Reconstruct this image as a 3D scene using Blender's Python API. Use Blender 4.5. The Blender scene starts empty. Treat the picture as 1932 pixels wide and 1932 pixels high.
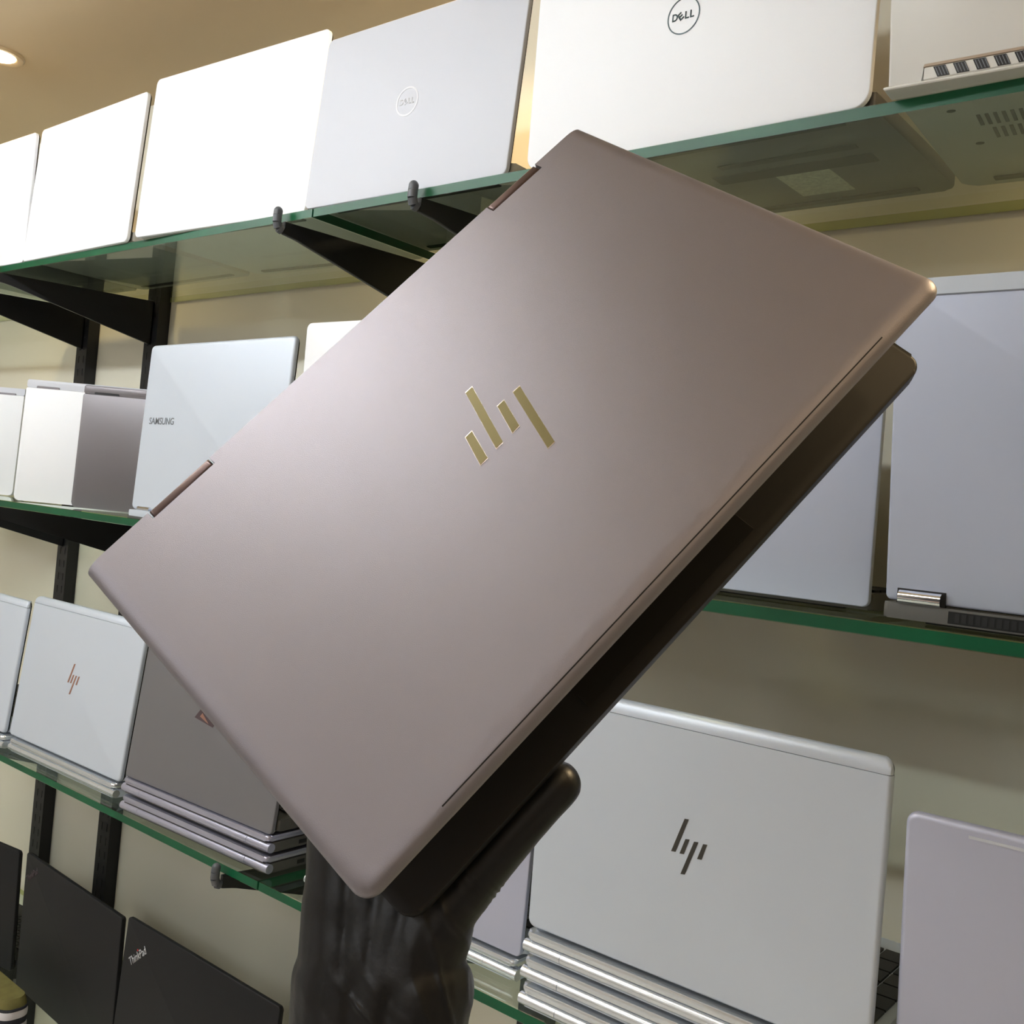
import bpy, bmesh, math, random
from mathutils import Vector, Matrix, noise
random.seed(7)
scene = bpy.context.scene
COL = scene.collection
EYE = 1.45                      # lens height above the floor
PI = math.pi

# ------------------------------------------------------------------ materials
def srgb(r, g, b):
    f = lambda c: (c/255/12.92) if c/255 <= .04045 else ((c/255+.055)/1.055)**2.4
    return (f(r), f(g), f(b), 1)

def mat(name, col, rough=.5, metal=0., spec=.5, coat=0., bump=0., bscale=400., colvar=0., vscale=40., emit=None, estr=0.):
    m = bpy.data.materials.new(name); m.use_nodes = True
    nt = m.node_tree; b = nt.nodes['Principled BSDF']
    b.inputs['Base Color'].default_value = col
    b.inputs['Roughness'].default_value = rough
    b.inputs['Metallic'].default_value = metal
    b.inputs['Specular IOR Level'].default_value = spec
    b.inputs['Coat Weight'].default_value = coat
    b.inputs['Coat Roughness'].default_value = .1
    tc = nt.nodes.new('ShaderNodeTexCoord')
    if bump:
        n = nt.nodes.new('ShaderNodeTexNoise'); n.inputs['Scale'].default_value = bscale
        n.inputs['Detail'].default_value = 3
        bp = nt.nodes.new('ShaderNodeBump'); bp.inputs['Strength'].default_value = bump
        bp.inputs['Distance'].default_value = .0006
        nt.links.new(tc.outputs['Object'], n.inputs['Vector'])
        nt.links.new(n.outputs['Fac'], bp.inputs['Height']); nt.links.new(bp.outputs['Normal'], b.inputs['Normal'])
    if colvar:
        n = nt.nodes.new('ShaderNodeTexNoise'); n.inputs['Scale'].default_value = vscale
        n.inputs['Detail'].default_value = 5
        r = nt.nodes.new('ShaderNodeValToRGB')
        r.color_ramp.elements[0].position = .3; r.color_ramp.elements[1].position = .7
        r.color_ramp.elements[0].color = tuple(c*(1-colvar) for c in col[:3])+(1,)
        r.color_ramp.elements[1].color = tuple(min(1, c*(1+colvar)) for c in col[:3])+(1,)
        nt.links.new(tc.outputs['Object'], n.inputs['Vector'])
        nt.links.new(n.outputs['Fac'], r.inputs['Fac']); nt.links.new(r.outputs['Color'], b.inputs['Base Color'])
    if emit:
        b.inputs['Emission Color'].default_value = emit; b.inputs['Emission Strength'].default_value = estr
    return m

def glass_mat(name, tint):
    m = bpy.data.materials.new(name); m.use_nodes = True
    nt = m.node_tree; N = nt.nodes; L = nt.links
    N.remove(N['Principled BSDF']); out = N['Material Output']
    lw = N.new('ShaderNodeLayerWeight'); lw.inputs['Blend'].default_value = .5
    p = N.new('ShaderNodeMath'); p.operation = 'POWER'; p.inputs[1].default_value = 5.
    L.new(lw.outputs['Facing'], p.inputs[0])
    ma = N.new('ShaderNodeMath'); ma.operation = 'MULTIPLY_ADD'; ma.inputs[1].default_value = .95; ma.inputs[2].default_value = .045
    L.new(p.outputs[0], ma.inputs[0])
    t = N.new('ShaderNodeBsdfTransparent'); t.inputs['Color'].default_value = tint
    g = N.new('ShaderNodeBsdfGlossy'); g.inputs['Roughness'].default_value = .015; g.inputs['Color'].default_value = (.92, .97, .93, 1)
    mx = N.new('ShaderNodeMixShader')
    L.new(ma.outputs[0], mx.inputs[0]); L.new(t.outputs[0], mx.inputs[1]); L.new(g.outputs[0], mx.inputs[2])
    L.new(mx.outputs[0], out.inputs['Surface'])
    return m

M = {}
M['wall'] = mat('cream_gloss_wall', srgb(232, 226, 206), .22, 0, .45, bump=.02, bscale=6)
M['wallplain'] = mat('pale_plaster', srgb(205, 200, 192), .7)
M['wood'] = mat('brown_panel', srgb(150, 100, 58), .5, colvar=.2, vscale=12)
M['ceil'] = mat('tan_ceiling', srgb(230, 206, 168), .75, colvar=.03, vscale=2)
M['floor'] = mat('grey_floor_tile', srgb(205, 202, 196), .3, colvar=.08, vscale=8)
M['white_lid'] = mat('white_lid', srgb(246, 247, 249), .55, .05, .5)
M['silver_lid'] = mat('silver_aluminium', srgb(211, 219, 230), .45, .3, .5, bump=.02, bscale=2500)
M['pale_lid'] = mat('pale_silver_aluminium', srgb(208, 210, 217), .6, .1, .5, bump=.02, bscale=2500)
M['blue_lid'] = mat('blue_grey_aluminium', srgb(190, 197, 216), .45, .3, .5, bump=.02, bscale=2500)
M['lilac_lid'] = mat('lilac_grey_aluminium', srgb(192, 194, 212), .45, .3, .5, bump=.02, bscale=2500)
M['grey_lid'] = mat('dark_grey_aluminium', srgb(128, 126, 130), .45, .5, .5, bump=.03, bscale=2000)
M['gunmetal'] = mat('gunmetal_aluminium', srgb(126, 122, 126), .36, .5, .5, bump=.03, bscale=2000)
M['white_plastic'] = mat('ivory_white_plastic', srgb(226, 224, 218), .45, .1)
M['black_lid'] = mat('black_rubber_coat', srgb(21, 21, 23), .55, 0, .3, bump=.05, bscale=1800)
M['black'] = mat('black_plastic', srgb(22, 22, 24), .45)
M['screen'] = mat('dark_glass_screen', srgb(9, 9, 11), .12, 0, .5)
M['rubber'] = mat('black_rubber', srgb(18, 18, 18), .8)
M['base_grey'] = mat('dark_grey_base', srgb(92, 90, 86), .5, .2)
M['base_light'] = mat('light_grey_base', srgb(186, 184, 176), .5, .15)
M['bar'] = mat('polished_silver_edge', srgb(226, 230, 233), .25, .75)
M['bar_lilac'] = mat('polished_lilac_edge', srgb(188, 188, 206), .28, .75)
M['chrome'] = mat('chrome', srgb(228, 230, 236), .15, 1)
M['dark_logo'] = mat('dark_chrome_logo', srgb(78, 76, 72), .3, .6)
M['copper_logo'] = mat('copper_logo', srgb(172, 128, 112), .3, .6)
M['ring'] = mat('dark_teal_logo', srgb(62, 78, 84), .35, .3)
M['ghost_logo'] = mat('polished_white_logo', srgb(232, 233, 238), .3, .15)
M['grey_print'] = mat('grey_print', srgb(122, 126, 132), .4, .2)
M['pale_print'] = mat('pale_grey_print', srgb(186, 186, 188), .45)
M['faint_print'] = mat('faint_red_grey_print', srgb(74, 58, 62), .45)
M['red_print'] = mat('red_print', srgb(190, 40, 40), .4)
M['seam'] = mat('seam_grey', srgb(128, 132, 140), .5)
M['sticker'] = mat('pale_sticker', srgb(196, 196, 176), .6, colvar=.25, vscale=260)
M['key'] = mat('black_keycap', srgb(26, 26, 28), .5)
M['band'] = mat('tan_hinge_bar', srgb(196, 178, 160), .35, .4)
M['post'] = mat('black_steel_post', srgb(26, 26, 28), .4, .2, .5)
M['bracket'] = mat('black_steel_bracket', srgb(24, 24, 26), .42, .2, .5)
M['tip'] = mat('dark_grey_cap', srgb(84, 86, 90), .45)
M['glass'] = glass_mat('shelf_glass', (.92, .965, .93, 1))
M['edge'] = mat('green_glass_edge', srgb(5, 80, 48), .38, 0, .35, colvar=.25, vscale=9)
M['refracted_edge'] = mat('painted_refraction_edge', srgb(176, 178, 104), .4, 0, .3)  # rear edge: yellow-green of refracted light put into the base colour
M['lamp_trim'] = mat('pale_lamp_trim', srgb(196, 170, 130), .4)
M['lamp'] = mat('warm_lamp', (1, 1, 1, 1), .5, emit=(1, .80, .52, 1), estr=14)
M['tube'] = mat('cool_tube', (1, 1, 1, 1), .5, emit=(.86, .93, 1, 1), estr=42)
M['panel'] = mat('cool_fill_glow', (1, 1, 1, 1), .5, emit=(.88, .94, 1, 1), estr=8)
M['olive'] = mat('olive_fabric', srgb(112, 106, 62), .85, 0, .2, bump=.4, bscale=900, colvar=.12, vscale=60)
M['stripe_w'] = mat('white_band_fabric', srgb(226, 220, 222), .8, bump=.3, bscale=900)
M['stripe_k'] = mat('dark_band_fabric', srgb(42, 42, 48), .85, bump=.3, bscale=900)
M['nitrile'] = mat('black_nitrile', srgb(15, 15, 18), .38, 0, .45, bump=.12, bscale=500)
# the held laptop
M['bronze'] = mat('dark_bronze_metal', srgb(145, 140, 147), .42, .74, .5, bump=.22, bscale=2600)
M['bronze_edge'] = mat('bronze_lip', srgb(140, 110, 84), .3, .9)
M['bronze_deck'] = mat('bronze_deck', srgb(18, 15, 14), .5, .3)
M['bronze_hinge'] = mat('brown_hinge', srgb(98, 82, 80), .35, .8)
M['gold_logo'] = mat('olive_gold_mirror', srgb(118, 108, 70), .38, .5)
M['logo_rim'] = mat('pale_chamfer', srgb(226, 220, 214), .25, .8)

# ------------------------------------------------------------------ mesh helpers
def link(name, bm, m, parent=None, smooth=True):
    me = bpy.data.meshes.new(name)
    bmesh.ops.recalc_face_normals(bm, faces=bm.faces)
    bm.to_mesh(me); bm.free()
    ms = m if isinstance(m, (list, tuple)) else [m]
    for k in ms: me.materials.append(k)
    if smooth:
        me.shade_smooth()
        try: me.set_sharp_from_angle(angle=math.radians(38))
        except Exception: pass
    o = bpy.data.objects.new(name, me); COL.objects.link(o)
    if parent: o.parent = parent
    return o

def root(name, label, cat, loc=(0, 0, 0), rz=0, group=None):
    o = bpy.data.objects.new(name, None); COL.objects.link(o)
    o.empty_display_size = .05
    o.location = loc; o.rotation_euler = (0, 0, rz)
    return tag(o, label, cat, group)

def tag(o, label=None, cat=None, group=None, kind=None):
    if label: o['label'] = label
    if cat: o['category'] = cat
    if group: o['group'] = group
    if kind: o['kind'] = kind
    return o

def rrect(x0, x1, y0, y1, r, seg=6):
    """rounded rectangle outline; r is one radius or four (bl, br, tr, tl)"""
    if not isinstance(r, (list, tuple)): r = (r,)*4
    pts = []
    for (cx, cy, a0, rr) in ((x0, y0, PI, r[0]), (x1, y0, 1.5*PI, r[1]), (x1, y1, 0, r[2]), (x0, y1, .5*PI, r[3])):
        if rr < 1e-6: pts.append((cx, cy)); continue
        sx = 1 if cx == x0 else -1; sy = 1 if cy == y0 else -1
        for k in range(seg+1):
            a = a0 + .5*PI*k/seg
            pts.append((cx+sx*rr+rr*math.cos(a), cy+sy*rr+rr*math.sin(a)))
    return pts

def prism(bm, pts, d0, d1, plane='xz', bevel=0., bseg=2, only=None, midx=0):
    """extrude a closed outline between depths d0 and d1; plane xz -> depth is y, xy -> depth is z, yz -> depth is x"""
    def P(a, b, d):
        return {'xz': (a, d, b), 'xy': (a, b, d), 'yz': (d, a, b)}[plane]
    n = len(pts)
    v0 = [bm.verts.new(P(a, b, d0)) for a, b in pts]
    v1 = [bm.verts.new(P(a, b, d1)) for a, b in pts]
    fs = [bm.faces.new(v0), bm.faces.new(v1[::-1])]
    for i in range(n):
        fs.append(bm.faces.new((v0[i], v1[i], v1[(i+1) % n], v0[(i+1) % n])))
    for f in fs: f.material_index = midx
    if bevel:
        bm.edges.ensure_lookup_table()
        s0, s1 = set(v0), set(v1)
        es = []
        for f in fs:
            for e in f.edges:
                a, b = e.verts
                in0 = a in s0 and b in s0; in1 = a in s1 and b in s1
                if (in0 and only in (None, 0)) or (in1 and only in (None, 1)):
                    if e not in es: es.append(e)
        bmesh.ops.bevel(bm, geom=es, offset=bevel, segments=bseg, profile=.5, affect='EDGES', clamp_overlap=True)
    return bm

def box(bm, x0, x1, y0, y1, z0, z1, bevel=0., bseg=2):
    return prism(bm, [(x0, y0), (x1, y0), (x1, y1), (x0, y1)], z0, z1, 'xy', bevel, bseg)

def tube(bm, a, b, r0, r1=None, seg=16, cap=True):
    a = Vector(a); b = Vector(b); r1 = r0 if r1 is None else r1
    d = (b-a).normalized(); q = d.to_track_quat('Z', 'Y').to_matrix()
    A = []; B = []
    for k in range(seg):
        t = 2*PI*k/seg; o = q @ Vector((math.cos(t), math.sin(t), 0))
        A.append(bm.verts.new(a+o*r0)); B.append(bm.verts.new(b+o*r1))
    for k in range(seg):
        bm.faces.new((A[k], A[(k+1) % seg], B[(k+1) % seg], B[k]))
    if cap:
        bm.faces.new(A[::-1]); bm.faces.new(B)
    return bm

def new(): return bmesh.new()

def text_bm(body, width=None, height=None, depth=.0003, bold=.0, squash=None):
    """lettering as a mesh in the xz plane, centred, facing -y"""
    cu = bpy.data.curves.new('lettering', 'FONT'); cu.body = body; cu.size = 1; cu.offset = bold
    cu.resolution_u = 4
    ob = bpy.data.objects.new('lettering', cu); COL.objects.link(ob)
    dg = bpy.context.evaluated_depsgraph_get(); dg.update()
    me = bpy.data.meshes.new_from_object(ob.evaluated_get(dg))
    bpy.data.objects.remove(ob); bpy.data.curves.remove(cu)
    bm = new(); bm.from_mesh(me); bpy.data.meshes.remove(me)
    xs = [v.co.x for v in bm.verts]; ys = [v.co.y for v in bm.verts]
    w = max(xs)-min(xs); h = max(ys)-min(ys); cx = (max(xs)+min(xs))/2; cy = (max(ys)+min(ys))/2
    sx = width/w if width else height/h; sy = height/h if height else sx
    for v in bm.verts:
        v.co = Vector(((v.co.x-cx)*sx, 0, (v.co.y-cy)*sy))
    bmesh.ops.remove_doubles(bm, verts=bm.verts, dist=1e-7)
    r = bmesh.ops.extrude_face_region(bm, geom=list(bm.faces))
    for g in r['geom']:
        if isinstance(g, bmesh.types.BMVert): g.co.y -= depth
    return bm

def ring_lid(bm, outline, prof):
    """skin a slab from inset outlines: prof is a list of (inset, depth) from the outer face to the back"""
    R_ = []
    for d, dep in prof: R_.append([bm.verts.new((a, dep, b)) for a, b in outline(d)])
    bm.faces.new(R_[0]); bm.faces.new(R_[-1][::-1])
    for A, B in zip(R_, R_[1:]):
        for k in range(len(A)):
            j = (k+1) % len(A); bm.faces.new((A[k], B[k], B[j], A[j]))
    return bm
def round_prof(b, t, n=5):
    pr = [(b*(1-math.sin(PI/2*k/n)), b*(1-math.cos(PI/2*k/n))) for k in range(n+1)]
    return pr+[(0, t-.0004), (.0004, t)]

def move(bm, dx=0, dy=0, dz=0, rot=0.):
    R = Matrix.Rotation(-rot, 3, 'Y')
    for v in bm.verts: v.co = R @ v.co + Vector((dx, dy, dz))
    return bm

def merge(bm, other):
    me = bpy.data.meshes.new('piece'); other.to_mesh(me); other.free(); bm.from_mesh(me); bpy.data.meshes.remove(me)
    return bm

# ------------------------------------------------------------------ camera
R = [[0.7668232303927942, 0.07001142327444977, -0.6380286309728158],
     [0.635024560901305, 0.06191489468787724, 0.770006722612143],
     [0.09341274207550294, -0.9956228936835847, 0.0030188062310548087]]
cd = bpy.data.cameras.new('camera'); cam = bpy.data.objects.new('camera', cd); COL.objects.link(cam)
cd.sensor_width = 36; cd.lens = 36.0; cd.clip_start = .02; cd.clip_end = 50
mw = Matrix.Identity(4)
for i in range(3):
    mw[i][0] = R[i][0]; mw[i][1] = -R[i][1]; mw[i][2] = -R[i][2]
mw[2][3] = EYE
cam.matrix_world = mw
scene.camera = cam

# ------------------------------------------------------------------ room
CEIL = EYE+.735
WALL = 1.0507
XL, XR, YB = -3.6, 2.2, -1.75
def slab(name, m, x0, x1, y0, y1, z0, z1):
    o = link(name, box(new(), x0, x1, y0, y1, z0, z1), m, smooth=False); tag(o, kind='structure'); return o
slab('wall_back', M['wall'], XL, XR, WALL, WALL+.1, 0, CEIL)
slab('wall_left', M['wallplain'], XL-.1, XL, YB, WALL+.1, 0, CEIL)
slab('wall_right', M['wallplain'], XR, XR+.1, YB, WALL+.1, 0, CEIL)
slab('wall_front', M['wallplain'], XL-.1, XR+.1, YB-.1, YB, 0, CEIL)
slab('floor', M['floor'], XL-.1, XR+.1, YB-.1, WALL+.1, -.1, 0)
slab('ceiling', M['ceil'], XL-.1, XR+.1, YB-.1, WALL+.1, CEIL, CEIL+.1)
for k, x in enumerate((-2.3, -.95, .45)):
    slab('trim_%d' % (k+1), M['wood'], x-.14, x+.14, YB, YB+.03, 0, CEIL)

# ceiling lights
def downlight(x, y, label, power=9):
    t = root('downlight', label, 'ceiling light', (x, y, CEIL))
    bm = new(); seg = 40
    prof = [(.030, -.0005), (.034, -.004), (.044, -.005), (.047, -.0005)]
    rings = [[bm.verts.new((r*math.cos(2*PI*k/seg), r*math.sin(2*PI*k/seg), z)) for k in range(seg)] for r, z in prof]
    for a, b in zip(rings, rings[1:]):
        for k in range(seg): bm.faces.new((a[k], a[(k+1) % seg], b[(k+1) % seg], b[k]))
    link('trim_ring', bm, M['lamp_trim'], t)
    bm = new(); prism(bm, [(.031*math.cos(2*PI*k/seg), .031*math.sin(2*PI*k/seg)) for k in range(seg)], -.0035, -.0012, 'xy')
    link('lamp_disc', bm, M['lamp'], t)
    ld = bpy.data.lights.new('downlight_beam', 'SPOT'); ld.energy = power; ld.color = (1, .74, .42); ld.spot_size = 2.2; ld.spot_blend = .8; ld.shadow_soft_size = .03
    lo = bpy.data.objects.new('downlight_beam', ld); COL.objects.link(lo); lo.parent = t; lo.location = (0, 0, -.008)
def tube_light(x0, x1, y, label):
    t = root('tube_light', label, 'ceiling light', ((x0+x1)/2, y, CEIL))
    h = (x1-x0)/2
    link('housing', box(new(), -h-.02, h+.02, -.02, .02, -.028, -.0005, .003, 2), M['white_plastic'], t)
    link('tube', tube(new(), (-h, 0, -.052), (h, 0, -.052), .016, seg=20), M['tube'], t)
    for sx in (-1, 1):
        link('end_cap', box(new(), sx*(h+.010)-.0095, sx*(h+.010)+.0095, -.017, .017, -.070, -.0282, .003, 2), M['white_plastic'], t)
tube_light(-2.4, -.56, .0, 'cool white tube light on the ceiling along the left end of the aisle')
downlight(-1.932, .774, 'round warm ceiling downlight glowing above the white laptops on the top shelf')
downlight(-.88, .86, 'round warm ceiling downlight above the pale grey laptop with embossed ring logo')
downlight(.22, .86, 'round warm ceiling downlight above the right end of the top shelf', 40)

for x, y, nm in ((.30, .15, 'nearest the shelves'), (.38, -.35, 'middle one'), (.46, -1.0, 'farthest from the shelves')):
    downlight(x, y, 'round warm ceiling downlight in the row across the aisle, %s' % nm, 3.2)

def panel(x0, x1, y0, y1, label):  # unseen fill panel, added to brighten the back wall and shelves
    t = root('added_fill_panel', label, 'ceiling light', ((x0+x1)/2, (y0+y1)/2, CEIL))
    w = (x1-x0)/2; d = (y1-y0)/2
    bm = new()
    for a in ((-w-.015, -w, -d-.015, d+.015), (w, w+.015, -d-.015, d+.015), (-w, w, -d-.015, -d), (-w, w, d, d+.015)):
        box(bm, *a, -.012, -.0005)
    link('frame', bm, M['white_plastic'], t, smooth=False)
    link('diffuser', box(new(), -w, w, -d, d, -.010, -.001), M['panel'], t, smooth=False)
panel(-2.7, -1.7, -1.6, -.9, 'added cool white fill panel on the ceiling at the left end behind the aisle')
panel(-.1, .5, -1.65, -1.2, 'added cool white fill panel on the ceiling behind the middle of the aisle')

# ------------------------------------------------------------------ glass shelving
ZT = [EYE+.3479, EYE-.0549, EYE-.4655, EYE-.8757]       # tops of the four glass shelves
GT = .0115
YF = .780
LEVEL = ['top', 'second', 'third', 'lowest']
def glass_shelf(x0, x1, z, label):
    bm = new()
    box(bm, x0, x1, YF, WALL-.003, z-GT, z, .0008, 1)
    bmesh.ops.recalc_face_normals(bm, faces=bm.faces); bm.normal_update()
    for f in bm.faces:
        f.material_index = 0 if abs(f.normal.z) > .6 else (2 if f.normal.y > .6 else 1)
    o = link('glass_shelf', bm, [M['glass'], M['edge'], M['refracted_edge']], smooth=False)
    return tag(o, label, 'glass shelf')
for i, z in enumerate(ZT):
    j = -1.0026 if i != 2 else -.9858
    glass_shelf(-3.2, j-.0015, z, 'left clear glass panel of the %s shelf, green front edge' % LEVEL[i])
    glass_shelf(j+.0015, .75, z, 'right clear glass panel of the %s shelf, green front edge' % LEVEL[i])

POSTS = [(-2.022, 'leftmost of the black slotted wall posts'), (-1.766, 'second from left of the black slotted wall posts'),
         (-1.000, 'third from left of the black wall posts'), (-.745, 'rightmost of the black slotted wall posts')]
for x, lab in POSTS:
    t = root('shelf_post', lab, 'shelf post', (x, WALL, 0))
    zt = ZT[0]+.03
    bm = new(); box(bm, -.021, .021, -.024, -.0005, 0, zt, .0015, 1)
    link('upright', bm, M['post'], t)
    bm = new()
    z = .35
    while z < zt-.03:
        for sx in (-.009, .009): box(bm, sx-.002, sx+.002, -.0246, -.0238, z, z+.014)
        z += .026
    link('slots', bm, M['black'], t, smooth=False)

def bracket(xb, xf, zt, label):
    """tapered steel arm from the post (y=1.028) to the shelf front; local origin at the post"""
    t = root('shelf_bracket', label, 'shelf bracket', (xb, WALL-.025, zt))
    dx = xf-xb; L = YF-.004-(WALL-.025)
    rz = math.atan2(-dx, L) if abs(dx) > 1e-6 else 0
    ln = math.hypot(dx, L)
    ang = math.atan2(L, dx)
    t.rotation_euler = (0, 0, ang)
    pts = [(0, -.0006), (ln, -.0006), (ln, -.016), (ln-.02, -.019), (0, -.082)]
    bm = new(); prism(bm, pts, -.0035, .0035, 'xz', .0008, 1)
    link('arm', bm, M['bracket'], t)
    bm = new()
    path = [(ln-.002, -.012), (ln+.003, -.010), (ln+.0055, -.003), (ln+.0055, .005), (ln+.005, .0105)]
    for (a, b) in zip(path, path[1:]):
        tube(bm, (a[0], 0, a[1]), (b[0], 0, b[1]), .0055, .0055, 12)
    for v in bm.verts: v.co.x += .0035
    bmesh.ops.create_uvsphere(bm, u_segments=12, v_segments=8, radius=.0056, matrix=Matrix.Translation((ln+.0085, 0, .0105)))
    link('hook_tip', bm, M['tip'], t)
for i, z in enumerate(ZT):
    for (xb, xf), nm in zip(((-2.022, -2.09), (-1.766, -1.845), (-1.018, -1.053), (-.763, -.8155)),
                            ('leftmost wall post', 'second wall post from the left', 'third wall post from the left', 'rightmost wall post')):
        bracket(xb, xf, z-GT, 'black steel bracket on the %s, under the %s glass shelf' % (nm, LEVEL[i]))

# ------------------------------------------------------------------ laptops on the shelves
LID = {
'L1':(-1.9289,0.7785,0.3480,0.0124,0.0092,0.3273,0.2217),
'L2':(-1.5923,0.7760,0.3478,-0.0121,0.0544,0.3391,0.2273),
'L3':(-1.2097,0.7779,0.3482,0.0530,0.0563,0.3628,0.2352),
'L4':(-0.8607,0.7829,0.3485,0.0161,0.0635,0.3181,0.2134),
'L5':(-0.4990,0.7844,0.3483,-0.0114,-0.0177,0.3523,0.2310),
'L6':(-0.1200,0.7759,0.3484,0.0463,-0.2023,0.3639,0.2473),
'S':(-1.2142,0.7967,-0.0423,-0.0204,0.0350,0.3448,0.2417),
'W2':(-0.8320,0.7856,-0.0542,0.0394,-0.0130,0.3130,0.2606),
'P':(-0.4959,0.8580,-0.0496,-0.0006,-0.0354,0.3638,0.2472),
'Q':(-0.1044,0.8191,-0.0387,-0.0012,-0.1519,0.3652,0.2488),
'H':(-0.4206,0.7874,-0.3870,0.0228,-0.0275,0.3257,0.2305),
'Rr':(-0.0799,0.8212,-0.4123,0.0567,-0.1500,0.3307,0.2250),
'M':(-0.7765,0.8144,-0.4375,0.0046,0.0230,0.3288,0.2230),
'HL':(-1.5200,0.7990,-0.4372,0.0128,0.0984,0.3411,0.2310),
'H0':(-1.8550,0.7914,-0.4377,0.0000,0.0920,0.3140,0.2199),
'DD':(-1.1491,0.7902,-0.4146,0.0322,0.1006,0.3189,0.2127),
'T1':(-1.9100,0.8485,-0.8757,0.1362,-0.0216,0.3129,0.2120),
'T2':(-1.5365,0.8476,-0.8757,-0.0450,-0.0062,0.3352,0.2273),
'T3':(-1.1698,0.8241,-0.8753,0.0041,0.0524,0.3548,0.2376),
}
STK = .0253                      # height of one closed laptop in a stack

def keyboard_bm(W, y0, y1, z):
    bm = new(); rows = 6; cols = 14
    dx = W/cols; dy = (y1-y0)/rows
    for r in range(rows):
        for c in range(cols):
            x = -W/2+c*dx; y = y0+r*dy
            box(bm, x+.0012, x+dx-.0012, y+.0012, y+dy-.0012, z, z+.0022)
    return bm

def laptop(key, label, support, m_lid, m_base, m_edge=None, corner=.008, top_corner=None, bev=.0012, lid_t=.0055,
           raised=False, depth=None, keys=True, feet=False, group=None, bseg=2, notch=None, band=None):
    x, y, z, yaw, tilt, W, H = LID[key]
    z += EYE
    t = root('laptop', label, 'laptop', (x, y, support), yaw, group)
    zo = z-support
    depth = depth or min(H-.006, (WALL-.030-y-abs(W/2*math.sin(yaw)))/math.cos(yaw))
    tc = top_corner if top_corner is not None else corner
    if notch is None:
        bm = new(); top = H if not band else band
        def outline(d):
            if band: return rrect(-W/2+d, W/2-d, d, top, (max(corner-d, .0006), max(corner-d, .0006), 0, 0))
            return rrect(-W/2+d, W/2-d, d, top-d, (max(corner-d, .0006),)*2+(max(tc-d, .0006),)*2)
        ring_lid(bm, outline, round_prof(bev, lid_t, max(3, bseg+1)))
    else:
        a, h = notch
        pts = rrect(-W/2, W/2, 0, H, (.002, .002, tc, tc))
        i = next(k for k, p in enumerate(pts) if p[0] > 0)
        pts = pts[:i]+[(-W/2+a, 0), (-W/2+a, h), (W/2-a, h), (W/2-a, 0)]+pts[i:]
        bm = new(); prism(bm, pts, 0, lid_t, 'xz', bev, bseg, only=0)
    lid = link('lid', bm, m_lid, t)
    lid.location = (0, 0, zo); lid.rotation_euler = (-tilt, 0, 0)
    bm = new(); prism(bm, rrect(-W/2+.0012, W/2-.0012, .0008, H-.0012, max(tc-.001, .001)), lid_t+.0001, lid_t+.0022, 'xz', .0005, 1)
    scr = link('screen', bm, M['screen'], lid)
    if band:
        # curved upper edge strip, above a fine seam
        bm = new(); n = 10; F = []; v0 = band+.0005
        for k in range(n+1):
            a = PI/2*k/n; v = v0+(H-v0)*math.sin(a); yy = lid_t*.9*(1-math.cos(a))
            hw = W/2-.0004; q = v-(H-tc)
            if q > 0: hw -= tc-math.sqrt(max(0, tc*tc-q*q))
            F.append((hw, yy, v))
        e = .0035
        rows = []
        for hw, yy, v in F:
            rows.append([bm.verts.new((sx*(hw-ins), yy+dy, v)) for sx, ins, dy in ((-1, 0, e), (-1, e*.3, e*.3), (-1, e, 0), (1, e, 0), (1, e*.3, e*.3), (1, 0, e))])
        for A, B in zip(rows, rows[1:]):
            for k in range(5): bm.faces.new((A[k], A[k+1], B[k+1], B[k]))
        b0 = [bm.verts.new((sx*F[0][0], lid_t, v0)) for sx in (-1, 1)]; b1 = [bm.verts.new((sx*F[-1][0], lid_t+e, H)) for sx in (-1, 1)]
        bm.faces.new(rows[0]+[b0[1], b0[0]]); bm.faces.new((b0[0], b0[1], b1[1], b1[0])); bm.faces.new(rows[-1]+[b1[1], b1[0]])
        bm.faces.new([r[0] for r in rows]+[b1[0], b0[0]]); bm.faces.new([r[5] for r in rows]+[b1[1], b0[1]])
        link('antenna_band', bm, m_lid, lid)
    if raised:
        z0, z1, yb = .0022, max(zo-.0012, .010), -.004
    else:
        z0, z1, yb = .0022, .0165, lid_t+.0045
    bm = new(); prism(bm, rrect(-W/2, W/2, yb, depth, (.004, .004, .012, .012)), z0, z1, 'xy', .0022, 2)
    base = link('base', bm, m_base, t)
    # hinge barrels between lid and base
    for s in (-1, 1):
        bm = new(); xc = s*(W/2-.055); tube(bm, (xc-.022, lid_t+.0035, max(z1-.002, zo+.003)), (xc+.022, lid_t+.0035, max(z1-.002, zo+.003)), .0032, seg=12)
        link('hinge', bm, M['black'], t)
    if keys:
        link('keyboard', keyboard_bm(W-.016, yb+.025, depth-.030, z1+.0001), M['key'], t, smooth=False)
    for s in (0, 1):
        bm = new(); yy = yb+.012 if s == 0 else depth-.022
        box(bm, -W/2+.03, W/2-.03, yy, yy+.008, .0002, z0+.0002, .0006, 1)
        link('rubber_foot', bm, M['rubber'], t)
    return t, lid, base

def bars(lid, quads, m, name='logo', z=.0):
    bm = new()
    for q in quads: prism(bm, q, -.0004, .0002, 'xz')
    return link(name, bm, m, lid, smooth=False)

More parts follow.
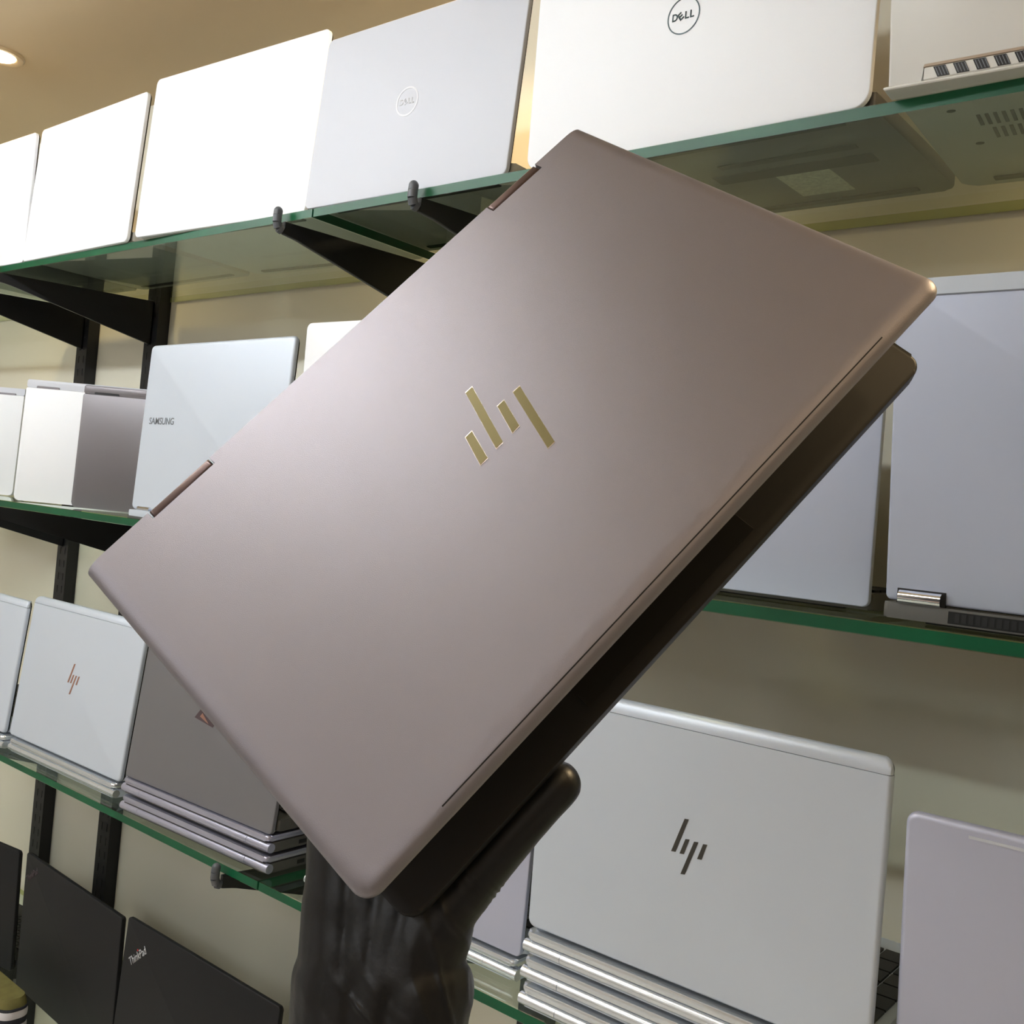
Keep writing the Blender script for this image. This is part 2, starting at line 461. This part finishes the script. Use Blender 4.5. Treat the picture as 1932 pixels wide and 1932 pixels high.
def slanted_logo(lid, cx, cz, s, m):
    """four slanted bars"""
    Q = [[(-.006, .1427), (-.0021, .1431), (-.0122, .1125), (-.0164, .112)],
         [(-.0037, .1258), (.0001, .1264), (-.0042, .1127), (-.0082, .1122)],
         [(.0046, .1258), (.0085, .1263), (-.0018, .0958), (-.0058, .0952)],
         [(.0131, .126), (.0168, .1265), (.0127, .1126), (.0086, .1122)]]
    bm = new()
    for q in Q: prism(bm, [(cx+(a)*s, cz+(b-.1192)*s) for a, b in q], -.0004, .0002, 'xz')
    return link('logo', bm, m, lid, smooth=False)

def ring_logo(lid, cx, cz, r, m, thick=.0011, lh=.0068, lw=.025):
    bm = new(); seg = 56
    A = []; B = []
    for k in range(seg):
        a = 2*PI*k/seg
        A.append((cx+r*math.cos(a), cz+r*math.sin(a))); B.append((cx+(r-thick)*math.cos(a), cz+(r-thick)*math.sin(a)))
    va = [bm.verts.new((p[0], -.0004, p[1])) for p in A]; vb = [bm.verts.new((p[0], -.0004, p[1])) for p in B]
    wa = [bm.verts.new((p[0], .0001, p[1])) for p in A]; wb = [bm.verts.new((p[0], .0001, p[1])) for p in B]
    for k in range(seg):
        j = (k+1) % seg
        bm.faces.new((va[k], va[j], vb[j], vb[k])); bm.faces.new((va[k], wa[k], wa[j], va[j])); bm.faces.new((vb[k], vb[j], wb[j], wb[k]))
    w = lw/4.2
    for i, (ch, dx, rot, ww) in enumerate((('D', -1.5, 0, .95), ('E', -.5, .6, .8), ('L', .62, 0, .72), ('L', 1.5, 0, .72))):
        merge(bm, move(text_bm(ch, w*ww, lh, .0003, .02), cx+dx*w, -.0001, cz, rot))
    return link('logo', bm, m, lid, smooth=False)

def letters(lid, body, cx, cz, w, h, m, rot=0., name='lettering', bold=.01):
    return link(name, move(text_bm(body, w, h, .0003, bold), cx, -.0001, cz, rot), m, lid, smooth=False)

S1, S2, S3, S4 = [z+.0003 for z in ZT]
# --- top shelf
laptop('L1', 'white laptop at the left end of the top shelf, cut off by the photo edge', S1, M['white_lid'], M['base_grey'])
laptop('L2', 'white laptop second from the left on the top shelf, below the ceiling downlight', S1, M['white_lid'], M['base_light'])
laptop('L3', 'large white laptop on the top shelf overlapping the pale grey laptop with the embossed ring', S1, M['white_lid'], M['white_plastic'])
_, l4, _ = laptop('L4', 'pale grey laptop with an embossed ring logo on the top shelf', S1, M['pale_lid'], M['base_light'])
ring_logo(l4, -.0035, .1075, .0175, M['ghost_logo'], thick=.0022)
t5, l5, b5 = laptop('L5', 'white laptop with a dark ring logo reading DELL on the top shelf', S1, M['white_lid'], M['base_grey'], corner=.014)
ring_logo(l5, -.0032, .115, .0168, M['ring'])
t6, l6, b6 = laptop('L6', 'off-white laptop with slotted rear vents at the right end of the top shelf', S1+.0, M['white_plastic'], M['base_light'],
                    corner=.003, top_corner=.01, lid_t=.007, notch=(.0245, .0165))
x6, y6, z6, yaw6, tilt6, W6, H6 = LID['L6']
# rear strip, hinge bar and slotted vent panel of the off-white laptop
bm = new(); prism(bm, [(-.0055, .0135), (-.0035, .0165), (.011, .0165), (.011, .0125)], -W6/2+.026, W6/2-.026, 'yz')
link('hinge_cover', bm, M['band'], t6, smooth=False)
bm = new(); box(bm, -W6/2-.002, W6/2+.002, -.007, .014, -.0002+.0005, .0028, .0008, 1)
link('rear_lip', bm, M['white_plastic'], t6)
bm = new(); box(bm, -W6/2+.027, W6/2-.027, -.0062, .009, .0030, .0128, .0008, 1)
vp = link('vent_panel', bm, M['white_plastic'], t6)
bm = new(); k = 0
xx = -W6/2+.033
while xx < W6/2-.04:
    prism(bm, [(xx+.0040, .0040), (xx+.0126, .0040), (xx+.0090, .0120), (xx+.0004, .0120)], -.0066, -.0058, 'xz')
    xx += .0138
slots = link('vent_openings', bm, M['black'], vp, smooth=False)
bm = new(); xx = -W6/2+.033
while xx < W6/2-.04:
    for j in range(4):
        a = xx+.0012+.0022*j
        prism(bm, [(a+.0036, .0046), (a+.0042, .0046), (a+.0012, .0112), (a+.0006, .0112)], -.0069, -.0064, 'xz')
    xx += .0138
link('vent_fins', bm, M['grey_print'], vp, smooth=False)
# underside details seen through the glass
def under(t, name, m, rects, z=.0017):
    bm = new()
    for q in rects: prism(bm, q, z, z+.0006, 'xy')
    return link(name, bm, m, t, smooth=False)
def rectq(x0, x1, y0, y1): return [(x0, y0), (x1, y0), (x1, y1), (x0, y1)]
x5, y5 = LID['L5'][0], LID['L5'][1]
under(t5, 'vent_slot', M['black'], [rectq(.0, .135, .075, .085)])
under(t5, 'vent_recess', M['rubber'], [rectq(-.02, .14, .100, .122)])
under(t5, 'sticker', M['sticker'], [rectq(.038, .092, .122, .185)])
for a in ((-.04, .03), (.10, .03), (-.05, .16)):
    under(t5, 'screw', M['black'], [[(a[0]+.003*math.cos(k*PI/5), a[1]+.003*math.sin(k*PI/5)) for k in range(10)]])
vr = []
for r in range(2):
    for k in range(34):
        xx = -.165+.03+.0062*k+r*.006
        vr.append([(xx, .070+.030*r), (xx+.0028, .070+.030*r), (xx+.0018, .092+.030*r), (xx-.001, .092+.030*r)])
under(t6, 'bottom_vents', M['base_grey'], vr)
under(t6, 'bottom_mark', M['grey_print'], [rectq(-.11, -.055, .165, .173), rectq(-.05, .02, .160, .172)])
for a in ((-.15, .055), (-.145, .130)):
    under(t6, 'screw', M['black'], [[(a[0]+.0035*math.cos(k*PI/5), a[1]+.0025*math.sin(k*PI/5)) for k in range(10)]])

# --- second shelf
tS, lS, _ = laptop('S', 'silver laptop lettered SAMSUNG on the second shelf beside the gunmetal laptop', S2, M['silver_lid'], M['silver_lid'], corner=.008, bev=.0045, bseg=4, lid_t=.0068, raised=True)
letters(lS, 'SAMSUNG', -.1175, .1297, .066, .0098, M['grey_print'], bold=.005)
bm = new(); tube(bm, (-.150, .001, .0135), (-.118, .001, .0135), .0042, seg=14); link('hinge_cap', bm, M['chrome'], tS)
laptop('W2', 'white laptop half hidden behind the held brown laptop on the second shelf', S2, M['white_lid'], M['base_light'])
laptop('P', 'blue-grey laptop on the second shelf half hidden by the raised brown laptop', S2, M['blue_lid'], M['base_grey'], corner=.006)
tQ, lQ, bQ = laptop('Q', 'blue-grey laptop with chrome hinge at the right end of the second shelf', S2, M['blue_lid'], M['base_grey'], corner=.005, raised=True, bev=.002)
WQ, HQ = LID['Q'][5], LID['Q'][6]
bm = new(); prism(bm, rrect(-WQ/2+.0005, WQ/2-.0005, HQ-.0125, HQ-.0002, (.0005, .0005, .005, .005)), -.0006, .004, 'xz', .0005, 1)
link('antenna_band', bm, M['silver_lid'], lQ)
bm = new(); box(bm, -WQ/2+.0005, WQ/2-.0005, -.0008, .001, HQ-.0133, HQ-.0125); link('seam', bm, M['seam'], lQ, smooth=False)
for s in (-1, 1):
    bm = new(); xc = s*(WQ/2-.028); tube(bm, (xc-.016, -.003, .0195), (xc+.016, -.003, .0195), .0055, seg=18)
    link('hinge_cap', bm, M['chrome'], tQ)
    bm = new(); box(bm, xc-.0185, xc+.0185, -.0016, .002, .013, .0262); link('hinge_recess', bm, M['black'], tQ, smooth=False)
bm = new()
for k in range(54): box(bm, -WQ/2+.055+.005*k, -WQ/2+.0585+.005*k, -.0046, -.0034, .0048, .0115)
link('rear_vents', bm, M['black'], bQ, smooth=False)
bm = new(); box(bm, -WQ/2+.05, WQ/2-.05, -.0043, -.0036, .0035, .0128); link('vent_recess', bm, M['rubber'], bQ, smooth=False)

def tent(key, p, label, m_lid, m_base, m_spine):
    """laptop folded like a tent, its hinge up"""
    x, y, z, yaw, tilt, W, H = p
    t = root('laptop', label, 'laptop', (x, y, S2), yaw)
    ph = math.radians(5)
    Hl = H-.002
    bm = new(); prism(bm, rrect(-W/2, W/2, .0, Hl-.0145, (.008, .008, .002, .002)), 0, .006, 'xz', .0012, 2, only=0)
    lid = link('lid', bm, m_lid, t); lid.location = (0, 0, .0012); lid.rotation_euler = (-ph*.5, 0, 0)
    bm = new(); box(bm, -W/2+.004, W/2-.004, .0062, .0075, .004, Hl-.018); link('screen', bm, M['screen'], lid, smooth=False)
    bm = new(); prism(bm, rrect(-W/2, W/2, 0, Hl-.0005, (.008, .008, .003, .003)), .0, .013, 'xz', .002, 2)
    base = link('base', bm, m_base, t); base.location = (0, .030, .0020); base.rotation_euler = (ph, 0, 0)
    bm = new(); prism(bm, rrect(-W/2+.0, W/2-.0, Hl-.0138, Hl, .002), 0.0015, .014, 'xz', .0025, 3)
    sp = link('spine', bm, m_spine, t); sp.location = (0, 0, .0012); sp.rotation_euler = (-ph*.5, 0, 0)
    for s in (-1, 1):
        bm = new(); xc = s*(W/2-.038); box(bm, xc-.02, xc+.02, .0002, .004, Hl-.0165, Hl-.0105, .001, 1)
        link('hinge', bm, M['gunmetal'] if m_lid is not M['gunmetal'] else M['black'], sp)
    return t
tent('A0', (-2.1621, .8271, 0, .5619, .0108, .3314, .2365-.024), 'white tented laptop at the far left edge of the second shelf', M['white_lid'], M['base_light'], M['pale_lid'])
tent('A1', (-1.6504, .8970, 0, .6321, .0469, .3080, .2113), 'white laptop stood with hinge upward next to the gunmetal one on second shelf', M['white_lid'], M['base_light'], M['pale_lid'])
tent('A2', (-1.4995, .9080, 0, .6693, .0239, .2750, .2022), 'gunmetal laptop stood with hinge upward, beside the silver SAMSUNG laptop', M['gunmetal'], M['gunmetal'], M['gunmetal'])

# --- third shelf: open laptops on stacks of closed ones
def closed_proto(W, Dp, mb, m_side):
    t = root('laptop', 'x', 'laptop')
    bm = new(); prism(bm, rrect(-W/2, W/2, .003, Dp, .006), .0034, .0150, 'xy', .002, 2); link('base', bm, m_side, t)
    bm = new(); prism(bm, rrect(-W/2+.001, W/2-.001, .001, Dp, .006), .0168, .0240, 'xy', .0032, 4); link('lid', bm, mb, t)
    c = .042
    bm = new(); tube(bm, (-W/2-.001, .006, .0093), (-W/2+c-.0006, .006, .0093), .0058, seg=18); link('barrel', bm, mb, t)
    bm = new(); tube(bm, (-W/2+c, .006, .0093), (W/2-c, .006, .0093), .0058, seg=18); link('barrel', bm, mb, t)
    bm = new(); tube(bm, (W/2-c+.0006, .006, .0093), (W/2+.001, .006, .0093), .0058, seg=18); link('barrel', bm, mb, t)
    bm = new()
    for s in (-1, 1):
        for yy, w in ((.05, .012), (.08, .008), (.12, .014)):
            box(bm, s*(W/2-.0006)-.0008, s*(W/2-.0006)+.0008, yy, yy+w, .0065, .0115)
    link('ports', bm, M['black'], t, smooth=False)
    bm = new()
    for yy in (.02, Dp-.03): box(bm, -W/2+.03, W/2-.03, yy, yy+.008, .0003, .0040)
    link('rubber_feet', bm, M['rubber'], t, smooth=False)
    return t
def copy_tree(o):
    c = o.copy(); COL.objects.link(c)
    for ch in o.children:
        d = ch.copy(); COL.objects.link(d); d.parent = c
        for g in ch.children:
            e = g.copy(); COL.objects.link(e); e.parent = d
    return c
def stack(key, n, proto, labels, dy=0., used=[]):
    x, y, z, yaw, tilt, W, H = LID[key]
    for k in range(n):
        o = proto if proto.name not in used else copy_tree(proto)
        used.append(proto.name)
        o.location = (x, y+dy, S3+k*STK); o.rotation_euler = (0, 0, yaw)
        o['label'] = labels[k]; o['category'] = 'laptop'; o['group'] = 'closed laptops stacked under the open laptops on the third shelf'
pa = closed_proto(.324, .222, M['bar'], M['silver_lid'])
stack('H', 3, pa, ['closed silver laptop, lowest of the three under the laptop with dark slanted bar logo',
                   'closed silver laptop, middle one of the three under the laptop with dark slanted bar logo',
                   'closed silver laptop, topmost of the three under the laptop with dark slanted bar logo'], dy=-.004)
stack('HL', 1, pa, ['closed silver laptop lying under the silver laptop with copper bar logo'], dy=-.004)
stack('H0', 1, pa, ['closed silver laptop at the left photo edge on the third shelf'], dy=-.004)
stack('M', 1, pa, ['closed silver laptop just right of the gloved hand on the third shelf'], dy=-.004)
stack('Rr', 2, pa, ['closed silver laptop, lower of two under the laptop at the right end of third shelf',
                    'closed silver laptop, upper of two under the laptop at the right end of third shelf'], dy=-.004)
pd = closed_proto(.319, .205, M['bar_lilac'], M['base_grey'])
stack('DD', 2, pd, ['closed lilac-grey laptop, lower of two under the dark grey laptop', 'closed lilac-grey laptop, upper of two under the dark grey laptop'], dy=-.004)

kw = dict(corner=.008, bev=.0035, bseg=4, lid_t=.0068)
tH, lH, _ = laptop('H', 'silver laptop with dark slanted bar logo on a stack of three closed laptops', S3+3*STK, M['silver_lid'], M['silver_lid'], band=.2181, **kw)
slanted_logo(lH, 0, .1192, 1., M['dark_logo'])
tL, lL, _ = laptop('HL', 'silver laptop with copper slanted bar logo at the left of the third shelf', S3+STK, M['silver_lid'], M['silver_lid'], band=.2190, **kw)
slanted_logo(lL, -.003, .119, 1., M['copper_logo'])
laptop('H0', 'silver laptop cut off by the left photo edge on the third shelf', S3+STK, M['silver_lid'], M['silver_lid'], band=.2085, **kw)
tD, lD, _ = laptop('DD', 'dark grey laptop with small brown emblem on the third shelf, behind the held laptop corner', S3+2*STK, M['grey_lid'], M['base_grey'], corner=.006)
bm = new(); prism(bm, [(-.0274, .1072), (-.0179, .1190), (.0230, .1150), (.0138, .1015)], -.0004, .0002, 'xz')
em = link('emblem', bm, M['faint_print'], lD, smooth=False)
bm = new(); prism(bm, [(-.016, .1105), (-.012, .1155), (-.004, .110), (.004, .1045), (-.002, .106)], -.0007, -.0003, 'xz'); link('emblem_figure', bm, M['copper_logo'], em, smooth=False)
laptop('M', 'silver laptop mostly hidden behind the gloved hand on the third shelf', S3+STK, M['lilac_lid'], M['silver_lid'], corner=.006)
tR, lR, _ = laptop('Rr', 'silver laptop cut off by the right photo edge on the third shelf', S3+2*STK, M['lilac_lid'], M['silver_lid'], corner=.009, bev=.004, bseg=4, lid_t=.0068)
bm = new(); box(bm, -.1217, .1217, -.0004, .001, .2160, .2182); link('antenna_strip', bm, M['pale_lid'], lR, smooth=False)

# --- lowest shelf: black laptops
laptop('T1', 'black laptop at the far left of the lowest shelf, cut off by the photo edge', S4, M['black_lid'], M['black'], corner=.006)
_, l2, _ = laptop('T2', 'black laptop on the lowest shelf behind the olive pouch, faint lettering on its corner', S4, M['black_lid'], M['black'], corner=.004)
letters(l2, 'ThinkPad', -.141, .197, .046, .0105, M['faint_print'], rot=.60)
_, l3, _ = laptop('T3', 'black laptop with pale ThinkPad lettering on the lowest shelf', S4, M['black_lid'], M['black'], corner=.005)
letters(l3, 'ThinkPad', -.1412, .1925, .046, .0115, M['pale_print'], rot=.68)
bm = new(); prism(bm, [(-.1423+.0013*math.cos(k*PI/6), .2003+.0013*math.sin(k*PI/6)) for k in range(12)], -.0006, .0, 'xz'); link('red_dot', bm, M['red_print'], l3, smooth=False)

# ------------------------------------------------------------------ olive pouch in the corner
pz = S4
tp = root('fabric_pouch', 'olive green fabric pouch with black and white striped band in front of black laptop', 'pouch', (-1.643, .790, pz), -.02)
def cushion(w, d, z0, z1, r, puff, m, name, parent, rings=10):
    bm = new(); prev = None; n = 40; R_ = []
    for i in range(rings+1):
        u = i/rings; s = 1-puff*(abs(2*u-1)**3)
        out = rrect(-w/2*s, w/2*s, -d/2*s, d/2*s, r*s, 9)
        R_.append([bm.verts.new((a, b, z0+(z1-z0)*u)) for a, b in out])
    for a, b in zip(R_, R_[1:]):
        for k in range(len(a)): bm.faces.new((a[k], a[(k+1) % len(a)], b[(k+1) % len(a)], b[k]))
    bm.faces.new(R_[0]); bm.faces.new(R_[-1])
    return link(name, bm, m, parent)
cushion(.172, .044, .0, .049, .018, .10, M['olive'], 'body', tp)
for nm, m, a, b in (('dark_band', M['stripe_k'], .0325, .0365), ('white_band', M['stripe_w'], .0205, .0322), ('dark_band', M['stripe_k'], .0105, .0202), ('white_band', M['stripe_w'], .0005, .0102)):
    cushion(.1745, .0465, a, b, .019, .01, m, nm, tp, 3)

# ------------------------------------------------------------------ the held laptop
HR = [[0.34459137668983575, -0.8969956035899039, 0.2768676041911078], [0.5608007415741495, -0.03982221677096498, -0.8269925751177938], [0.752834185833789, 0.44024206772008934, 0.4893134071828026]]
HT = (-0.4171255517002872, 0.3551168630127717, 0.08808817523769653)
mw = Matrix.Identity(4)
for i in range(3):
    for j in range(3): mw[i][j] = HR[i][j]
    mw[i][3] = HT[i]
mw[2][3] += EYE
W, H = .3585, .2298
held = root('laptop', 'brown metallic laptop with olive gold slanted bar logo, held up by the black gloved hand', 'laptop')
held.matrix_world = mw
# lid: x along the hinge, -y towards its front edge, z out of the lid
N1 = (.1045, .1432); N2 = (-.1382, -.0976); ND = .0056
pts = [(-W/2, 0), (N2[0], 0), (N2[0], -ND), (N2[1], -ND), (N2[1], 0), (N1[0], 0), (N1[0], -ND), (N1[1], -ND), (N1[1], 0), (W/2, 0)]
def arc(cx, cy, r, a0, a1, n=8): return [(cx+r*math.cos(a0+(a1-a0)*k/n), cy+r*math.sin(a0+(a1-a0)*k/n)) for k in range(n+1)]
LT = .0062; rc = .0085
def held_outline(d):
    r = max(rc-d*.7, .002)
    q = [(-W/2+d, 0)]+pts[1:-1]+[(W/2-d, 0)]
    return q[::-1]+arc(-W/2+d+r, -H+d+r, r, PI, 1.5*PI)+arc(W/2-d-r, -H+d+r, r, 1.5*PI, 2*PI)
EDGE = [(.0100, 0), (.0070, -.00022), (.0045, -.00075), (.0026, -.00150), (.0012, -.00245), (.0004, -.0035), (0, -.0046), (0, -LT+.0004), (.0004, -LT)]
bm = new(); R_ = []
for d, z in EDGE: R_.append([bm.verts.new((a, b, z)) for a, b in held_outline(d)])
bm.faces.new(R_[0]); bm.faces.new(R_[-1][::-1])
for A, B in zip(R_, R_[1:]):
    for k in range(len(A)):
        j = (k+1) % len(A); bm.faces.new((A[k], B[k], B[j], A[j]))
lid = link('lid', bm, M['bronze'], held)
lp = [(-H+d-.0002, z+.0003) for d, z in EDGE[2:8]]
bm = new(); prism(bm, lp+[(-H+.003, -LT+.0006), (-H+.0045, -.0015)], -.134, .1385, 'yz')
link('front_lip', bm, M['bronze'], lid)
sp = [(-H+d, z+.00045) for d, z in ((.0034, -.00108), (.0039, -.00092))]
bm = new(); prism(bm, sp+[(-H+.0039, -.0016), (-H+.0034, -.0016)], -.134, .1385, 'yz')
link('lip_seam', bm, M['rubber'], lid, smooth=False)
Q = [[(-.0099, -.1060), (-.0055, -.1059), (-.0115, -.1233), (-.0163, -.1234)],
     [(.0084, -.0862), (.0130, -.0863), (-.0010, -.1230), (-.0055, -.1229)],
     [(.0119, -.1058), (.0163, -.1059), (.0101, -.1228), (.0053, -.1230)],
     [(.0221, -.1062), (.0267, -.1064), (.0133, -.1432), (.0088, -.1432)]]
bm = new()
for q in Q: prism(bm, q, -.0003, .00035, 'xy')
logo = link('logo', bm, M['gold_logo'], lid, smooth=False)
bm = new()
for q in Q:
    c = (sum(p[0] for p in q)/4, sum(p[1] for p in q)/4)
    o = []
    for p in q:
        d = Vector((p[0]-c[0], p[1]-c[1])); d2 = d.normalized()*.00055
        o.append((p[0]+d2.x*1.2, p[1]+d2.y))
    prism(bm, o, -.0003, .00018, 'xy')
link('logo_rim', bm, M['logo_rim'], logo, smooth=False)
bm = new(); prism(bm, rrect(-W/2+.004, W/2-.004, -H+.004, -.012, .005), -LT-.0006, -LT-.0001, 'xy')
link('screen', bm, M['screen'], held, smooth=False)
for a, b in (N1, N2):
    bm = new()
    box(bm, a+.0007, b-.0007, -ND+.0006, .0010, -LT-.006, -.0003, .0018, 4)
    link('hinge', bm, M['bronze_hinge'], held)
# base swung open 14 degrees about the hinge
base = bpy.data.objects.new('base', None)
ang = math.radians(14)
bm = new()
prism(bm, rrect(-W/2, W/2, -H, -.006, (.0075, .0075, .002, .002), 8), -.018, -.0066, 'xy', .0018, 3)
for v in bm.verts: v.co -= Vector((0, 0, -.008))
base = link('base', bm, M['bronze_deck'], held)
base.location = (0, 0, -.008); base.rotation_euler = (ang, 0, 0)
z0 = -.0066+.008
bm = new(); box(bm, -.06, .055, -.2235, -.150, z0-.0001, z0+.0003, .0001, 1); link('touchpad', bm, M['bronze_deck'], base, smooth=False)
bm = new(); rows, cols = 6, 17
for r in range(rows):
    for c in range(cols):
        dx = .338/cols; dy = .105/rows; x = -.169+c*dx; y = -.135+r*dy
        box(bm, x+.001, x+dx-.001, y+.001, y+dy-.001, z0-.0001, z0+.0012)
link('keyboard', bm, M['key'], base, smooth=False)
for s in (-.2215, -.03):
    bm = new(); box(bm, -.14, .14, s, s+.009, -.0118, -.0098, .0006, 1); link('rubber_foot', bm, M['rubber'], base)

# ------------------------------------------------------------------ gloved hand (in the frame of the held laptop's base)
HB = [[0.34459137668983575, -0.8033706650155903, 0.4856463298559437], [0.5608007415741495, -0.2387069381630509, -0.7927934951305636], [0.752834185833789, 0.5455406238437062, 0.36827451225345853]]
RB = Matrix(HB); HRm = Matrix(HR); HTv = Vector(HT)+Vector((0, 0, EYE)); piv = Vector((0, 0, -.008))
off = HTv + HRm @ piv - RB @ piv
def bw(p): return RB @ Vector(p) + off

def cone(bm, a, ra, b, rb, seg=18, rings=7):
    a = Vector(a); b = Vector(b); d = b-a; L = d.length
    q = d.to_track_quat('Z', 'Y').to_matrix()
    prof = [(-ra, 0)]
    for k in range(1, rings): t = PI/2*(k/rings-1); prof.append((ra*math.sin(t), ra*math.cos(t)))
    prof.append((0, ra)); prof.append((L, rb))
    for k in range(1, rings): t = PI/2*k/rings; prof.append((L+rb*math.sin(t), rb*math.cos(t)))
    prof.append((L+rb, 0))
    R_ = []
    for z, r in prof:
        if r == 0: R_.append([bm.verts.new(a+q @ Vector((0, 0, z)))])
        else: R_.append([bm.verts.new(a+q @ Vector((r*math.cos(2*PI*k/seg), r*math.sin(2*PI*k/seg), z))) for k in range(seg)])
    for A, B in zip(R_, R_[1:]):
        for k in range(seg):
            j = (k+1) % seg
            if len(A) == 1: bm.faces.new((A[0], B[j], B[k]))
            elif len(B) == 1: bm.faces.new((A[k], A[j], B[0]))
            else: bm.faces.new((A[k], A[j], B[j], B[k]))
def chain(bm, pr):
    for (a, ra), (b, rb) in zip(pr, pr[1:]): cone(bm, a, ra, b, rb)
bm = new()
Z = -.0185
# palm: four metacarpals running into four fingers spread under the base
for heel, kn, d, ln, r in (((-.195, -.246), (-.104, -.186), (.80, .60), .078, .0105),
                           ((-.201, -.238), (-.112, -.169), (.76, .65), .086, .0107),
                           ((-.207, -.229), (-.122, -.153), (.70, .71), .080, .0102),
                           ((-.214, -.220), (-.136, -.141), (.62, .78), .062, .0092)):
    dv = Vector(d).normalized(); sh = Vector((-.62, .78))*.0075; k = Vector(kn)+sh*.6; heel = tuple(Vector(heel)+sh)
    p1 = k+dv*ln*.45; p2 = k+dv*ln*.75; p3 = k+dv*ln
    chain(bm, [((*heel, Z-.026), .0190), ((*((Vector(heel)+k)/2), Z-.0195), .0165), ((*k, Z-.0145), .0128), ((*p1, Z-.0155), r*1.06), ((*p2, Z-.0125), r), ((*p3, Z-r*.93), r*.9)])
# thumb along the base's front edge
chain(bm, [((-.204, -.243, Z-.031), .0215), ((-.166, -.2320, Z-.0195), .0146), ((-.125, -.2330, Z-.0130), .0112), ((-.0925, -.2335, Z-.0110), .0105)])
# ball of the thumb and the web towards the index finger
cone(bm, (-.199, -.237, Z-.030), .0235, (-.156, -.218, Z-.019), .0160)
# wrist and forearm
ax = Vector((-.78, -.62, 0)).normalized(); pp = Vector((-.62, .78, 0)).normalized()
c0 = Vector((-.213, -.2300, Z-.031)); c1 = Vector((-.238, -.2545, Z-.038)); c2 = Vector((-.288, -.3105, Z-.055)); c3 = Vector((-.381, -.4175, Z-.09))
for s in (-1, 0, 1):
    chain(bm, [(c0+pp*(s*.0175-.0035), .024), (c1+pp*(s*.0145-.0003), .0250), (c2+pp*s*.013, .0265), (c3+pp*s*.017, .030)])
me = bpy.data.meshes.new('glove_shape'); bm.to_mesh(me); bm.free()
tmp = bpy.data.objects.new('glove_shape', me); COL.objects.link(tmp)
md = tmp.modifiers.new('remesh', 'REMESH'); md.mode = 'VOXEL'; md.voxel_size = .0015
ms = tmp.modifiers.new('smooth', 'SMOOTH'); ms.factor = .5; ms.iterations = 7
dg = bpy.context.evaluated_depsgraph_get(); dg.update()
gm = bpy.data.meshes.new_from_object(tmp.evaluated_get(dg)); bpy.data.objects.remove(tmp)
def fold(p):
    """stretched latex folds: across the wrist, and lengthwise in the thumb web"""
    s = (p.x+.208)*ax.x+(p.y+.2365)*ax.y            # distance down the arm
    w = (p.x+.208)*pp.x+(p.y+.2365)*pp.y            # across the arm
    h = 0.
    g = math.exp(-((s-.020)/.022)**2)*min(1, max(0, (w+.02)/.03))
    g *= math.exp(-(max(0, w-.012)/.012)**2)
    h += g*.0020*(1-abs(math.sin((s*1.0+w*.75)*190+5*noise.noise(p*30))))**3
    g = math.exp(-((w+.026)/.012)**2)*min(1, max(0, (s+.05)/.02))
    h += g*.0016*(1-abs(math.sin(w*250+s*60+4*noise.noise(p*26))))**3
    # thin creases at the thumb joint
    g = math.exp(-((p.x+.146)/.006)**2)*(1 if p.y < -.228 else 0)
    h += g*.0004*math.sin(p.x*1900)
    g = math.exp(-((s-.055)/.03)**2)*math.exp(-((w-.01)/.03)**2)
    h += g*.0018*(1-abs(math.sin((s*.8+w*.9)*230+5*noise.noise(p*24))))**3
    h += .0007*noise.noise(p*70)
    return h
NRM = [v.normal.copy() for v in gm.vertices]
for v, n in zip(gm.vertices, NRM):
    d = fold(v.co)
    if v.co.z > Z-.004: d = min(d, 0)
    v.co += n*d
for v in gm.vertices: v.co = bw(v.co)
o0 = bw((-.208, -.2365, Z-.03))
for v in gm.vertices: v.co -= o0
gm.materials.clear(); gm.materials.append(M['nitrile']); gm.shade_smooth()
per = root('person', "person's hand and forearm in a black rubber glove, holding up the brown laptop", 'person', o0)
gl = bpy.data.objects.new('glove', gm); COL.objects.link(gl); gl.parent = per

# ------------------------------------------------------------------ world and colour management
w = bpy.data.worlds.new('world'); scene.world = w; w.use_nodes = True
w.node_tree.nodes['Background'].inputs[0].default_value = (1, .95, .88, 1)
w.node_tree.nodes['Background'].inputs[1].default_value = .05
vs = scene.view_settings
vs.view_transform = 'Standard'; vs.look = 'None'; vs.gamma = 1; vs.use_curve_mapping = False; vs.exposure = 0.3
